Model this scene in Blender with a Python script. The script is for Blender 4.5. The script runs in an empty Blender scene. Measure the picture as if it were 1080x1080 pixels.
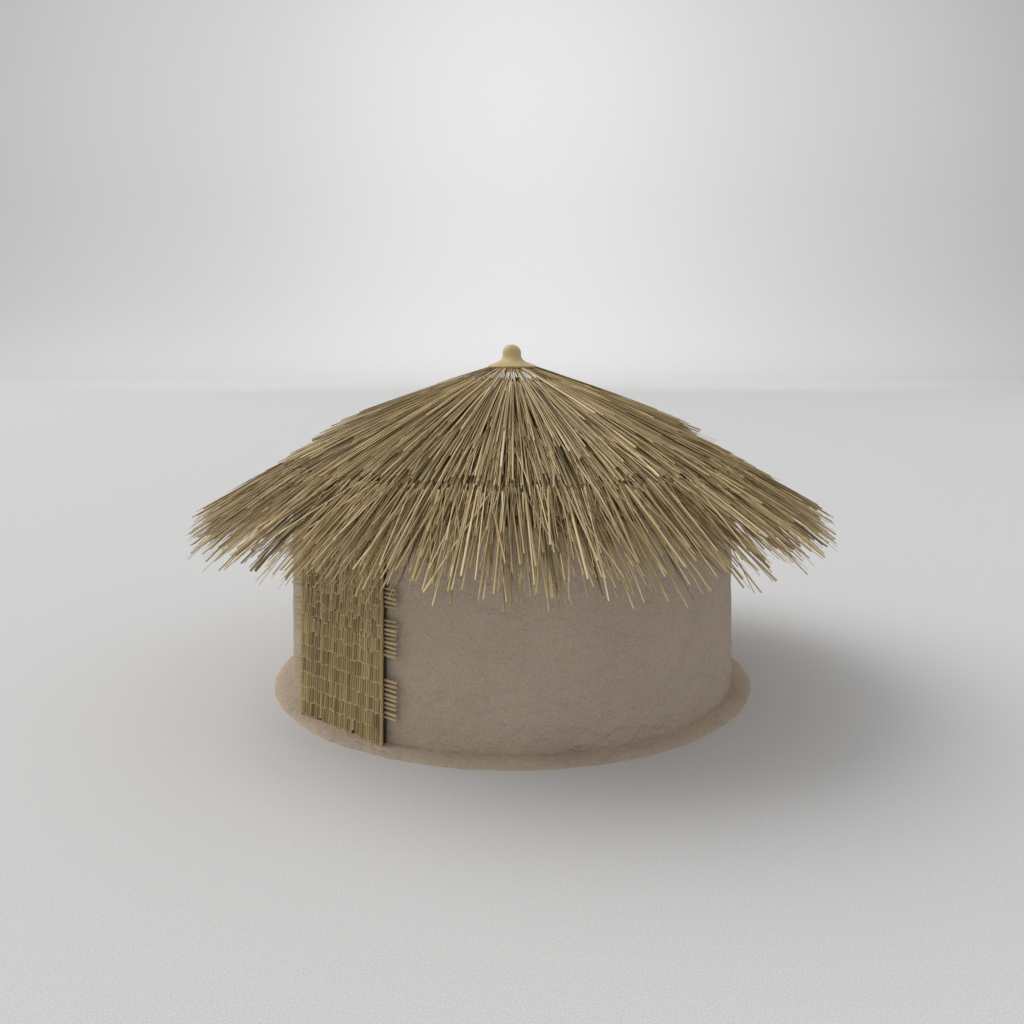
import bpy, bmesh, math, random
from mathutils import Vector, noise, Matrix

random.seed(11)
scene = bpy.context.scene
col = scene.collection
PI = math.pi

# ------------------------------------------------------------------ helpers
def link(name, me, parent=None, mat=None):
    o = bpy.data.objects.new(name, me)
    col.objects.link(o)
    if mat:
        me.materials.append(mat)
    if parent:
        o.parent = parent
    return o

def mesh_from(name, verts, faces, smooth=True):
    me = bpy.data.meshes.new(name)
    me.from_pydata(verts, [], faces)
    me.validate()
    if smooth:
        me.polygons.foreach_set('use_smooth', [True] * len(me.polygons))
    return me

class Reeds:
    """collects many thin stalks into one mesh with a tint per vertex"""
    def __init__(self):
        self.v, self.f, self.c, self.s = [], [], [], []
    def stalk(self, pts, r0, r1, tint, tip=0.0, sides=6, flat=1.0):
        n = len(pts)
        base = len(self.v)
        ax = (pts[-1] - pts[0]).normalized()
        ref = Vector((0, 0, 1)) if abs(ax.z) < 0.9 else Vector((1, 0, 0))
        u = ax.cross(ref).normalized()
        w = ax.cross(u).normalized()
        ph = random.uniform(0, PI)
        for i, p in enumerate(pts):
            t = i / (n - 1)
            r = r0 + (r1 - r0) * t
            for k in range(sides):
                a = 2 * PI * k / sides + ph
                self.v.append(tuple(p + u * (math.cos(a) * r) + w * (math.sin(a) * r * flat)))
                self.c.append((tint, t, tip if i == n - 1 else 0.0, 1.0))
        for i in range(n - 1):
            for k in range(sides):
                a = base + i * sides + k
                b = base + i * sides + (k + 1) % sides
                self.f.append((a, b, b + sides, a + sides)); self.s.append(True)
        # caps get vertices of their own so that the cut ends stay crisp
        for i, p in ((0, pts[0]), (n - 1, pts[-1])):
            cb = len(self.v)
            for k in range(sides):
                self.v.append(self.v[base + i * sides + k])
                self.c.append((tint, i / (n - 1), tip, 1.0))
            order = tuple(cb + k for k in range(sides))
            self.f.append(order if i else order[::-1]); self.s.append(False)
    def build(self, name, parent, mat):
        me = bpy.data.meshes.new(name)
        me.from_pydata(self.v, [], self.f)
        me.polygons.foreach_set('use_smooth', self.s)
        at = me.color_attributes.new('tint', 'FLOAT_COLOR', 'POINT')
        flat = [x for c in self.c for x in c]
        at.data.foreach_set('color', flat)
        bm = bmesh.new(); bm.from_mesh(me)
        bmesh.ops.recalc_face_normals(bm, faces=bm.faces[:])
        bm.to_mesh(me); bm.free()
        return link(name, me, parent, mat)

def new_mat(name):
    m = bpy.data.materials.new(name)
    m.use_nodes = True
    nt = m.node_tree
    b = nt.nodes['Principled BSDF']
    return m, nt, b, nt.nodes, nt.links

def ramp(N, stops):
    r = N.new('ShaderNodeValToRGB')
    e = r.color_ramp.elements
    e[0].position, e[0].color = stops[0][0], (*stops[0][1], 1)
    e[1].position, e[1].color = stops[-1][0], (*stops[-1][1], 1)
    for p, c in stops[1:-1]:
        x = e.new(p); x.color = (*c, 1)
    return r

# ------------------------------------------------------------------ materials
def reed_material(name, stops, tipcol, rough=0.42, streak=55.0, gain=1.0):
    m, nt, b, N, L = new_mat(name)
    at = N.new('ShaderNodeAttribute'); at.attribute_name = 'tint'
    sep = N.new('ShaderNodeSeparateColor'); L.new(at.outputs['Color'], sep.inputs[0])
    rp = ramp(N, stops)
    tc = N.new('ShaderNodeTexCoord')
    n1 = N.new('ShaderNodeTexNoise'); n1.inputs['Scale'].default_value = streak; n1.inputs['Detail'].default_value = 3
    L.new(tc.outputs['Object'], n1.inputs['Vector'])
    n2 = N.new('ShaderNodeTexNoise'); n2.inputs['Scale'].default_value = 3.0; n2.inputs['Detail'].default_value = 2
    L.new(tc.outputs['Object'], n2.inputs['Vector'])
    # value = tint + small variations
    a = N.new('ShaderNodeMath'); a.operation = 'MULTIPLY_ADD'; a.inputs[1].default_value = 0.28
    L.new(n1.outputs['Fac'], a.inputs[0]); L.new(sep.outputs[0], a.inputs[2])
    a2 = N.new('ShaderNodeMath'); a2.operation = 'MULTIPLY_ADD'; a2.inputs[1].default_value = 0.22
    L.new(n2.outputs['Fac'], a2.inputs[0]); L.new(a.outputs[0], a2.inputs[2])
    a3 = N.new('ShaderNodeMath'); a3.operation = 'SUBTRACT'; a3.inputs[1].default_value = 0.25
    L.new(a2.outputs[0], a3.inputs[0]); L.new(a3.outputs[0], rp.inputs[0])
    mx = N.new('ShaderNodeMix'); mx.data_type = 'RGBA'
    L.new(sep.outputs[2], mx.inputs['Factor']); L.new(rp.outputs[0], mx.inputs['A'])
    mx.inputs['B'].default_value = (*tipcol, 1)
    L.new(mx.outputs['Result'], b.inputs['Base Color'])
    b.inputs['Roughness'].default_value = rough
    b.inputs['Specular IOR Level'].default_value = 0.3
    bp = N.new('ShaderNodeBump'); bp.inputs['Strength'].default_value = 0.3; bp.inputs['Distance'].default_value = 0.004
    L.new(n1.outputs['Fac'], bp.inputs['Height']); L.new(bp.outputs[0], b.inputs['Normal'])
    return m

THATCH = reed_material('dry_thatch', [
    (0.0, (0.070, 0.050, 0.020)), (0.3, (0.225, 0.162, 0.068)), (0.6, (0.455, 0.335, 0.155)), (1.0, (0.82, 0.64, 0.37))],
    (0.72, 0.58, 0.33))
DOOR_REED = reed_material('door_reed', [
    (0.0, (0.09, 0.065, 0.03)), (0.35, (0.26, 0.188, 0.084)), (0.7, (0.475, 0.355, 0.168)), (1.0, (0.66, 0.515, 0.27))],
    (0.72, 0.60, 0.37), streak=110)
STICK = reed_material('crossbar_stick', [
    (0.0, (0.16, 0.12, 0.06)), (0.5, (0.42, 0.325, 0.17)), (1.0, (0.64, 0.51, 0.29))],
    (0.6, 0.5, 0.31))

def mud(name, base, dark, light, grain, bump):
    m, nt, b, N, L = new_mat(name)
    tc = N.new('ShaderNodeTexCoord')
    big = N.new('ShaderNodeTexNoise'); big.inputs['Scale'].default_value = 1.3; big.inputs['Detail'].default_value = 6
    big.inputs['Roughness'].default_value = 0.6
    fine = N.new('ShaderNodeTexNoise'); fine.inputs['Scale'].default_value = grain; fine.inputs['Detail'].default_value = 5
    fine.inputs['Roughness'].default_value = 0.75
    mp = N.new('ShaderNodeMapping'); mp.inputs['Scale'].default_value = (1, 1, 1.3); mp.inputs['Rotation'].default_value = (0.4, 0.3, 0)
    mid = N.new('ShaderNodeTexNoise'); mid.inputs['Scale'].default_value = 7; mid.inputs['Detail'].default_value = 7
    mid.inputs['Distortion'].default_value = 0.6
    L.new(tc.outputs['Object'], mp.inputs[0]); L.new(mp.outputs[0], mid.inputs['Vector'])
    for n in (big, fine): L.new(tc.outputs['Object'], n.inputs['Vector'])
    r1 = ramp(N, [(0.3, dark), (0.5, base), (0.72, light)])
    L.new(big.outputs['Fac'], r1.inputs[0])
    r2 = ramp(N, [(0.25, (0.62, 0.61, 0.6)), (0.5, (1, 1, 1)), (0.75, (1.32, 1.31, 1.3))])
    L.new(fine.outputs['Fac'], r2.inputs[0])
    mx = N.new('ShaderNodeMix'); mx.data_type = 'RGBA'; mx.blend_type = 'MULTIPLY'; mx.inputs['Factor'].default_value = 1
    L.new(r1.outputs[0], mx.inputs['A']); L.new(r2.outputs[0], mx.inputs['B'])
    L.new(mx.outputs['Result'], b.inputs['Base Color'])
    b.inputs['Roughness'].default_value = 0.95
    b.inputs['Specular IOR Level'].default_value = 0.15
    b1 = N.new('ShaderNodeBump'); b1.inputs['Strength'].default_value = bump; b1.inputs['Distance'].default_value = 0.045
    b2 = N.new('ShaderNodeBump'); b2.inputs['Strength'].default_value = bump * 0.8; b2.inputs['Distance'].default_value = 0.008
    L.new(mid.outputs['Fac'], b1.inputs['Height'])
    L.new(fine.outputs['Fac'], b2.inputs['Height']); L.new(b1.outputs[0], b2.inputs['Normal'])
    wr = N.new('ShaderNodeTexNoise'); wr.inputs['Scale'].default_value = 13; wr.inputs['Detail'].default_value = 3
    wr.inputs['Distortion'].default_value = 1.6
    mp2 = N.new('ShaderNodeMapping'); mp2.inputs['Rotation'].default_value = (0.0, 0.6, 0.2); mp2.inputs['Scale'].default_value = (0.8, 0.8, 2.4)
    L.new(tc.outputs['Object'], mp2.inputs[0]); L.new(mp2.outputs[0], wr.inputs['Vector'])
    mk = N.new('ShaderNodeTexNoise'); mk.inputs['Scale'].default_value = 0.8; L.new(tc.outputs['Object'], mk.inputs['Vector'])
    rk = ramp(N, [(0.42, (0, 0, 0)), (0.62, (1, 1, 1))]); L.new(mk.outputs['Fac'], rk.inputs[0])
    mu = N.new('ShaderNodeMath'); mu.operation = 'MULTIPLY'; L.new(wr.outputs['Fac'], mu.inputs[0]); L.new(rk.outputs[0], mu.inputs[1])
    b3 = N.new('ShaderNodeBump'); b3.inputs['Strength'].default_value = 0.28; b3.inputs['Distance'].default_value = 0.035
    L.new(mu.outputs[0], b3.inputs['Height']); L.new(b2.outputs[0], b3.inputs['Normal'])
    L.new(b3.outputs[0], b.inputs['Normal'])
    return m

WALL = mud('mud_plaster', (0.515, 0.423, 0.332), (0.485, 0.397, 0.309), (0.54, 0.447, 0.353), 85, 0.85)
SKIRT = mud('sandy_earth', (0.50, 0.408, 0.32), (0.45, 0.367, 0.287), (0.54, 0.445, 0.355), 75, 0.7)

m, nt, b, N, L = new_mat('clay_cap'); CAP = m
tc = N.new('ShaderNodeTexCoord'); n1 = N.new('ShaderNodeTexNoise'); n1.inputs['Scale'].default_value = 6
n1.inputs['Detail'].default_value = 6
L.new(tc.outputs['Object'], n1.inputs['Vector'])
r1 = ramp(N, [(0.3, (0.44, 0.325, 0.14)), (0.7, (0.64, 0.50, 0.26))]); L.new(n1.outputs['Fac'], r1.inputs[0])
L.new(r1.outputs[0], b.inputs['Base Color']); b.inputs['Roughness'].default_value = 0.5
bp = N.new('ShaderNodeBump'); bp.inputs['Strength'].default_value = 0.25; bp.inputs['Distance'].default_value = 0.02
L.new(n1.outputs['Fac'], bp.inputs['Height']); L.new(bp.outputs[0], b.inputs['Normal'])

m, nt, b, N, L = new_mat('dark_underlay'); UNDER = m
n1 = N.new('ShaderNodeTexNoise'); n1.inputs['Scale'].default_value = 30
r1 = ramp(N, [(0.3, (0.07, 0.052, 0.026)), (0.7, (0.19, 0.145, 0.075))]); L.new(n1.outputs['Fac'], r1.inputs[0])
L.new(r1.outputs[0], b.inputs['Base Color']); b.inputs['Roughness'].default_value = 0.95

m, nt, b, N, L = new_mat('painted_gap_shade'); GAP = m  # gap shade beside the door, put into the colour
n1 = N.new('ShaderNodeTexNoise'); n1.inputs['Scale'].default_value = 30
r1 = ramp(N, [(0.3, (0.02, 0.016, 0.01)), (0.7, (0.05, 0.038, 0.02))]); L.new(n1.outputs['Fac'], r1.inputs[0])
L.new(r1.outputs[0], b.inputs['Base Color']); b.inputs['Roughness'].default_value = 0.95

def studio(name, c):
    m, nt, b, N, L = new_mat(name)
    tc = N.new('ShaderNodeTexCoord')
    n1 = N.new('ShaderNodeTexNoise'); n1.inputs['Scale'].default_value = 75; n1.inputs['Detail'].default_value = 3
    n1.inputs['Roughness'].default_value = 0.8
    L.new(tc.outputs['Object'], n1.inputs['Vector'])
    r = ramp(N, [(0.3, tuple(x * 0.85 for x in c)), (0.7, tuple(x * 1.15 for x in c))])
    L.new(n1.outputs['Fac'], r.inputs[0]); L.new(r.outputs[0], b.inputs['Base Color'])
    b.inputs['Roughness'].default_value = 0.9
    b.inputs['Specular IOR Level'].default_value = 0.1
    return m
FLOOR = studio('studio_grey', (0.645, 0.645, 0.646))

# ------------------------------------------------------------------ setting
W = 240.0
YB = 99.0            # the floor ends here and the cyclorama curve begins
RC = 26.0
fl = mesh_from('floor', [(-W, -90, 0), (W, -90, 0), (W, YB, 0), (-W, YB, 0)], [(0, 1, 2, 3)])
o = link('floor', fl, None, FLOOR); o['kind'] = 'structure'
vs, fs = [], []
prof = [(YB + RC * math.sin(a), 26 * (1 - math.cos(a)) ** 1.8) for a in [PI / 2 * (i / 96) ** 1.2 for i in range(97)]] + [(YB + RC, 95.0)]
for (y, z) in prof:
    vs += [(-W, y, z), (W, y, z)]
for i in range(len(prof) - 1):
    fs.append((2 * i, 2 * i + 1, 2 * i + 3, 2 * i + 2))
o = link('backdrop', mesh_from('backdrop', vs, fs), None, FLOOR); o['kind'] = 'structure'

# ------------------------------------------------------------------ hut
hut = bpy.data.objects.new('round_hut', None); col.objects.link(hut)
hut['label'] = 'round mud hut with conical reed thatch roof and reed door on grey studio floor'
hut['category'] = 'hut'

RW = 2.50
P_R = Vector((-1.208, -2.285, 0))      # door corner nearer the camera
P_L = Vector((-2.125, -1.490, 0))      # door corner at the left
aR = math.atan2(P_R.y, P_R.x); aL = math.atan2(P_L.y, P_L.x)
if aL > 0: aL -= 2 * PI
if aR > 0: aR -= 2 * PI
# opening: from just inside the left corner to a thumb's width beyond the right one
o0 = aL + 0.035; o1 = aR - 0.010

def wall_mesh():
    seg = 220; zs = [0.0 + 2.12 * i / 40 for i in range(41)]
    span = 2 * PI - (o1 - o0)
    verts, faces = [], []
    nz = len(zs)
    def rr(a, z, r):
        p = Vector((math.cos(a) * 2.2, math.sin(a) * 2.2, z * 1.5))
        d = 0.012 * noise.noise(p * 1.1) + 0.009 * noise.noise(p * 3.1) + 0.004 * noise.noise(p * 8.0)
        d -= 0.010 * max(0.0, 1 - z / 0.16) ** 2
        return r + d
    for i in range(seg + 1):
        a = o1 + span * i / seg
        for z in zs:
            r = rr(a, z, RW); verts.append((math.cos(a) * r, math.sin(a) * r, z))
        for z in zs:
            r = RW - 0.22; verts.append((math.cos(a) * r, math.sin(a) * r, z))
    st = 2 * nz
    for i in range(seg):
        for j in range(nz - 1):
            a = i * st + j; b_ = (i + 1) * st + j
            faces.append((a, b_, b_ + 1, a + 1))
            a += nz; b_ += nz
            faces.append((a + 1, b_ + 1, b_, a))
        t = i * st + nz - 1; t2 = (i + 1) * st + nz - 1
        faces.append((t, t2, t2 + nz, t + nz))
    for i in (0, seg):
        for j in range(nz - 1):
            a = i * st + j
            q = (a, a + 1, a + 1 + nz, a + nz)
            faces.append(q if i == 0 else q[::-1])
    return mesh_from('wall', verts, faces)
wall = link('wall', wall_mesh(), hut, WALL)
mod = wall.modifiers.new('edge', 'EDGE_SPLIT'); mod.split_angle = math.radians(50)

# sandy skirt of earth around the foot of the wall
def skirt_mesh():
    seg = 300; verts, faces = [], []
    rings = 14
    for i in range(seg):
        a = 2 * PI * i / seg
        ca, sa = math.cos(a), math.sin(a)
        w = 0.20 + 0.028 * noise.noise(Vector((ca * 3, sa * 3, 0))) + 0.012 * noise.noise(Vector((ca * 11, sa * 11, 4)))
        w += 0.010 * noise.noise(Vector((ca * 30, sa * 30, 9)))
        for j in range(rings + 1):
            t = j / rings
            r = RW - 0.07 + (w + 0.07) * t
            z = 0.052 * (1 - t ** 2.4) ** 0.7 if t < 1 else -0.004
            if 0 < t < 1:
                z += 0.010 * (1 - t) * noise.noise(Vector((ca * r * 5, sa * r * 5, 2)))
                z += 0.004 * noise.noise(Vector((ca * r * 22, sa * r * 22, 5)))
            verts.append((ca * r, sa * r, z))
    n = rings + 1
    for i in range(seg):
        k = (i + 1) % seg
        for j in range(rings):
            faces.append((i * n + j, i * n + j + 1, k * n + j + 1, k * n + j))
    return mesh_from('earth_skirt', verts, faces)
link('earth_skirt', skirt_mesh(), hut, SKIRT)
# trodden earth floor inside, seen only through gaps
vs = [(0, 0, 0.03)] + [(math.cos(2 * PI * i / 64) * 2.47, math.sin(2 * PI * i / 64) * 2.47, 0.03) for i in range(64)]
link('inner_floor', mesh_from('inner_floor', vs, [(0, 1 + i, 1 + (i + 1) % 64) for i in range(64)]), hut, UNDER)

# ------------------------------------------------------------------ roof
roof = bpy.data.objects.new('roof', None); col.objects.link(roof); roof.parent = hut

PR = [(0.0, 3.63), (0.28, 3.525), (1.2, 3.15), (1.9, 2.87), (2.3, 2.65), (3.1, 2.20), (3.6, 1.90)]
def zf(r):
    for (a, za), (b_, zb) in zip(PR, PR[1:]):
        if r <= b_:
            return za + (zb - za) * (r - a) / (b_ - a)
    return PR[-1][1] - 0.6 * (r - PR[-1][0])

# lining added under the reeds to stop light leaking through the roof
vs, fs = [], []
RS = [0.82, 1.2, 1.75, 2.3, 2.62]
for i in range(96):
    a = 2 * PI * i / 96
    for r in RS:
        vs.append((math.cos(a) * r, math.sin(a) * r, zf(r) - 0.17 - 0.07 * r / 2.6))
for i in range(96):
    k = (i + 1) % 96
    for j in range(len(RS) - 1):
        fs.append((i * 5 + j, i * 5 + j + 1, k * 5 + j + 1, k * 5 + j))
link('light_leak_lining', mesh_from('light_leak_lining', vs, fs), roof, UNDER)

def pt(a, r, z):
    return Vector((math.cos(a) * r, math.sin(a) * r, z))

def reed_layer(name, n, r0f, r1f, d0f, d1f, splay, rad, tint, bulge=0.0, strat=True, sides=6):
    R = Reeds()
    for i in range(n):
        a0 = 2 * PI * (i + random.uniform(-.5, .5)) / n if strat else random.uniform(-PI, PI)
        a1 = a0 + splay()
        r0, r1 = r0f(), r1f()
        p0 = pt(a0, r0, zf(r0) + d0f()); p2 = pt(a1, r1, zf(r1) + d1f(r1))
        mid = (p0 + p2) / 2; mid.z += bulge * random.uniform(0.4, 1.3)
        q1 = (p0 + mid) / 2 + Vector((0, 0, bulge * .35)); q3 = (mid + p2) / 2 + Vector((0, 0, bulge * .3))
        w = rad()
        if random.random() < .3:
            wa, wb = w, w * random.uniform(.35, .7)          # tapers to a fine tip
        else:
            wa, wb = w * random.uniform(.7, 1), w
        R.stalk([p0, q1, mid, q3, p2], wa, wb, tint(), 0.25, sides, random.uniform(.45, 1))
    return R.build(name, roof, THATCH)

U = random.uniform
def rad_a():
    x = random.random()
    return U(.003, .005) if x < .28 else (U(.005, .0082) if x < .85 else U(.0085, .0165))
def tint_n():
    return min(1, max(0, random.gauss(.58, .27)))
def tint_d():
    return min(1, max(0, random.gauss(.45, .2)))

def splay(k=1.0):
    return random.gauss(0, (.018 if random.random() < .65 else .055) * k)
# dense broad underlayer that backs the others and ends short of the eave
reed_layer('thatch_layer', 1100, lambda: U(1.4, 2.2), lambda: U(2.7, 3.02),
           lambda: U(-.17, -.12), lambda r: U(-.20, -.10), splay, lambda: U(.007, .013), lambda: U(.25, .6), .0)
# eave layer: longest overhang, drooping tips, tops show as a ring low on the roof
reed_layer('thatch_layer', 1500, lambda: U(2.50, 2.60), lambda: 3.61 - abs(random.gauss(0, .25)),
           lambda: U(-.07, -.02), lambda r: U(-.29, .0), splay, rad_a, tint_n, .008)
reed_layer('thatch_layer', 1600, lambda: U(1.9, 2.5), lambda: U(2.85, 3.5),
           lambda: U(-.14, -.07), lambda r: U(-.30, -.05), splay, rad_a, tint_d, .005)
# middle layers
reed_layer('thatch_layer', 1350, lambda: U(1.2, 1.8), lambda: (U(2.35, 2.62) if random.random() < .74 else U(2.5, 3.1)),
           lambda: U(-.09, -.05), lambda r: U(-.07, .02), splay, rad_a, tint_n, .02)
reed_layer('thatch_layer', 1000, lambda: U(.72, .95), lambda: U(1.6, 2.45),
           lambda: U(-.12, -.07), lambda r: U(-.12, -.05), splay, rad_a, tint_d, .02)
# top layer: some stalks start under the cap, the others a hand lower
reed_layer('thatch_layer', 700, lambda: U(.56, .68), lambda: min(2.75, max(1.3, random.gauss(2.15, .3))),
           lambda: U(-.035, -.005), lambda r: U(-.04, .09) * (1 if r < 2.3 else .6), splay, rad_a, tint_n, .015)
reed_layer('thatch_layer', 150, lambda: U(.17, .26), lambda: min(2.75, max(1.0, random.gauss(2.1, .42))),
           lambda: U(-.035, -.005), lambda r: U(0, .11) * (1 if r < 2.3 else .6), splay, rad_a, tint_n, .015)
# hair-thin stray stalks at the fringe
reed_layer('stray_stalks', 260, lambda: U(2.4, 2.8), lambda: U(3.1, 3.58),
           lambda: U(-.06, -.0), lambda r: U(-.27, -.05), lambda: random.gauss(0, .05), lambda: U(.0015, .003), tint_n, .02, False, 4)

# cap: a knob on a flared clay disc
cp = [(0.0, 0.262), (0.03, 0.260), (0.060, 0.250), (0.085, 0.230), (0.101, 0.203), (0.108, 0.175), (0.109, 0.150), (0.110, 0.125), (0.118, 0.10),
      (0.135, 0.078), (0.165, 0.058), (0.205, 0.044), (0.25, 0.030), (0.275, 0.018), (0.287, 0.010), (0.284, 0.0), (0.27, -0.012), (0.20, -0.02), (0.0, -0.02)]
vs, fs = [], []
S = 72
for (r, z) in cp:
    for k in range(S):
        a = 2 * PI * k / S
        q = Vector((math.cos(a) * r, math.sin(a) * r, z))
        d = 1 + 0.06 * noise.noise(q * 9 + Vector((3, 1, 2)))
        vs.append((q.x * d + 0.02 * max(0, z - .05) * -1, q.y * d, 3.522 + q.z + 0.006 * noise.noise(q * 14)))
for i in range(len(cp) - 1):
    for k in range(S):
        a = i * S + k; b_ = i * S + (k + 1) % S
        fs.append((a, a + S, b_ + S, b_))
cap_me = mesh_from('roof_cap', vs, fs)
bm = bmesh.new(); bm.from_mesh(cap_me)
bmesh.ops.remove_doubles(bm, verts=bm.verts[:], dist=1e-5)
bmesh.ops.recalc_face_normals(bm, faces=bm.faces[:]); bm.to_mesh(cap_me); bm.free()
cap = link('roof_cap', cap_me, roof, CAP)
# short collar of stalk ends bound tight under the cap
R = Reeds()
for i in range(210):
    a = 2 * PI * (i + U(-.3, .3)) / 210
    R.stalk([pt(a, .235, 3.52), pt(a + U(-.02, .02), U(.285, .325), U(3.465, 3.485))], .0055, .0055, U(.25, .7), .2, 5)
R.build('stalk_collar', roof, THATCH)

# ------------------------------------------------------------------ door
door = bpy.data.objects.new('door', None); col.objects.link(door); door.parent = hut
ex = (P_R - P_L).normalized(); wd = (P_R - P_L).length
nrm = Vector((ex.y, -ex.x, 0))                    # outward
if nrm.dot(P_L) < 0: nrm = -nrm
def dp(x, z, out):
    return P_L + ex * x + nrm * out + Vector((0, 0, z))
DZ0, DZ1 = 0.045, 2.0
R = Reeds()
ncol = 37
row = 0.142
zrow = DZ0
col_tint = [min(.85, max(.2, random.gauss(.57, .11))) for _ in range(ncol)]
k = 0
while zrow < DZ1:
    for i in range(ncol):
        w = wd / ncol
        x = w * (i + .5) + U(-.003, .003)
        jit = U(-.010, .010) * (1 + max(0, k - 5) * 1.1) if k else U(0, .014)
        if k == 0 and random.random() < .1: jit = U(.02, .045)
        # bunches of neighbours share a little shift, so the row ends undulate
        jit += 0.006 * math.sin(i * .9 + k * 1.7) if k else 0
        z0 = zrow + jit
        z1 = z0 + row * 2.0
        t = min(1, max(0, random.gauss(col_tint[i], .09)))
        rr = w * U(.36, .50)
        R.stalk([dp(x + U(-.0015, .0015), z1, -.023), dp(x, (z0 + z1) / 2, -.010 + U(-.002, .002)), dp(x, z0 + .018, -.001), dp(x, z0, U(-.003, .003))], rr * .92, rr, t,
                U(.6, 1.0) if random.random() < .72 else .2, 7, 1)
    zrow += row; k += 1
R.build('reed_panel', door, DOOR_REED)
# side posts: one long stalk closes each edge
for x in (0.004, wd - 0.004):
    R = Reeds(); R.stalk([dp(x, DZ1, -.01), dp(x, 1.0, -.004), dp(x, DZ0 - .01, 0)], .014, .016, .55, .3, 8)
    R.build('edge_stalk', door, DOOR_REED)
# backing slab behind the stalks, near-black colour paints the shadow gap
def slab(name, x0, x1, z0, z1, o0_, o1_, mat, parent):
    vs = [tuple(dp(x, z, o_)) for o_ in (o0_, o1_) for z in (z0, z1) for x in (x0, x1)]
    fs = [(0, 1, 3, 2), (4, 6, 7, 5), (0, 4, 5, 1), (2, 3, 7, 6), (0, 2, 6, 4), (1, 5, 7, 3)]
    me = mesh_from(name, vs, fs, False)
    bm = bmesh.new(); bm.from_mesh(me); bmesh.ops.recalc_face_normals(bm, faces=bm.faces[:]); bm.to_mesh(me); bm.free()
    return link(name, me, parent, mat)
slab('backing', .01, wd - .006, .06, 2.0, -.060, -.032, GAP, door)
# three bundles of cross sticks that stick out on both sides
for (za, zb, n) in ((1.50, 1.33, 5), (1.20, .88, 9), (.645, .305, 9)):
    R = Reeds()
    for i in range(n):
        z = za + (zb - za) * i / (n - 1) + U(-.004, .004)
        xl = -.105 + U(-.007, .007); xr = wd + .135 + U(-.008, .008)
        dz = U(-.006, .006)
        R.stalk([dp(xr, z + dz, -.055), dp(wd + .01, z, -.045), dp(wd * .5, z, -.052), dp(0, z, -.030), dp(xl, z - dz, .004)], U(.0120, .0155), U(.011, .0135), U(.55, 1), .6, 8)
    R.build('crossbar_bundle', door, STICK)

# ------------------------------------------------------------------ camera (level, lens shifted down)
cam = bpy.data.cameras.new('camera'); co = bpy.data.objects.new('camera', cam); col.objects.link(co)
co.location = (0, -11.0, 3.71); co.rotation_euler = (PI / 2, 0, 0)
cam.sensor_width = 36; cam.lens = 36 * 991 / 1080
cam.shift_y = -170 / 1080
cam.clip_start = 0.1; cam.clip_end = 1000
scene.camera = co

# ------------------------------------------------------------------ light
wd_ = bpy.data.worlds.new('World'); scene.world = wd_; wd_.use_nodes = True
bg = wd_.node_tree.nodes['Background']
bg.inputs[0].default_value = (0.992, 0.994, 1.0, 1); bg.inputs[1].default_value = 0.60

def area(name, loc, target, size, power, colr=(1, 1, 1)):
    l = bpy.data.lights.new(name, 'AREA'); l.shape = 'DISK'; l.size = size; l.energy = power; l.color = colr
    ob = bpy.data.objects.new(name, l); col.objects.link(ob)
    ob.location = loc
    ob.rotation_euler = (Vector(target) - Vector(loc)).to_track_quat('-Z', 'Y').to_euler()
    return ob
area('key_softbox', (-262, 105, 295), (0, 0, 0), 430, 1130000, (1.0, 0.985, 0.965))
for sx, en in ((-1, 129000), (1, 150000)):
    l = bpy.data.lights.new('backdrop_spot', 'SPOT'); l.energy = en; l.spot_size = math.radians(74); l.spot_blend = 1.0
    l.shadow_soft_size = 1.5
    ob = bpy.data.objects.new('backdrop_spot', l); col.objects.link(ob); ob.location = (sx * 21, 22, 55)
    ob.rotation_euler = (Vector((sx * 24, 124, 32)) - ob.location).to_track_quat('-Z', 'Y').to_euler()

scene.view_settings.view_transform = 'Standard'
scene.view_settings.look = 'None'
scene.view_settings.exposure = 0
scene.cycles.max_bounces = 6
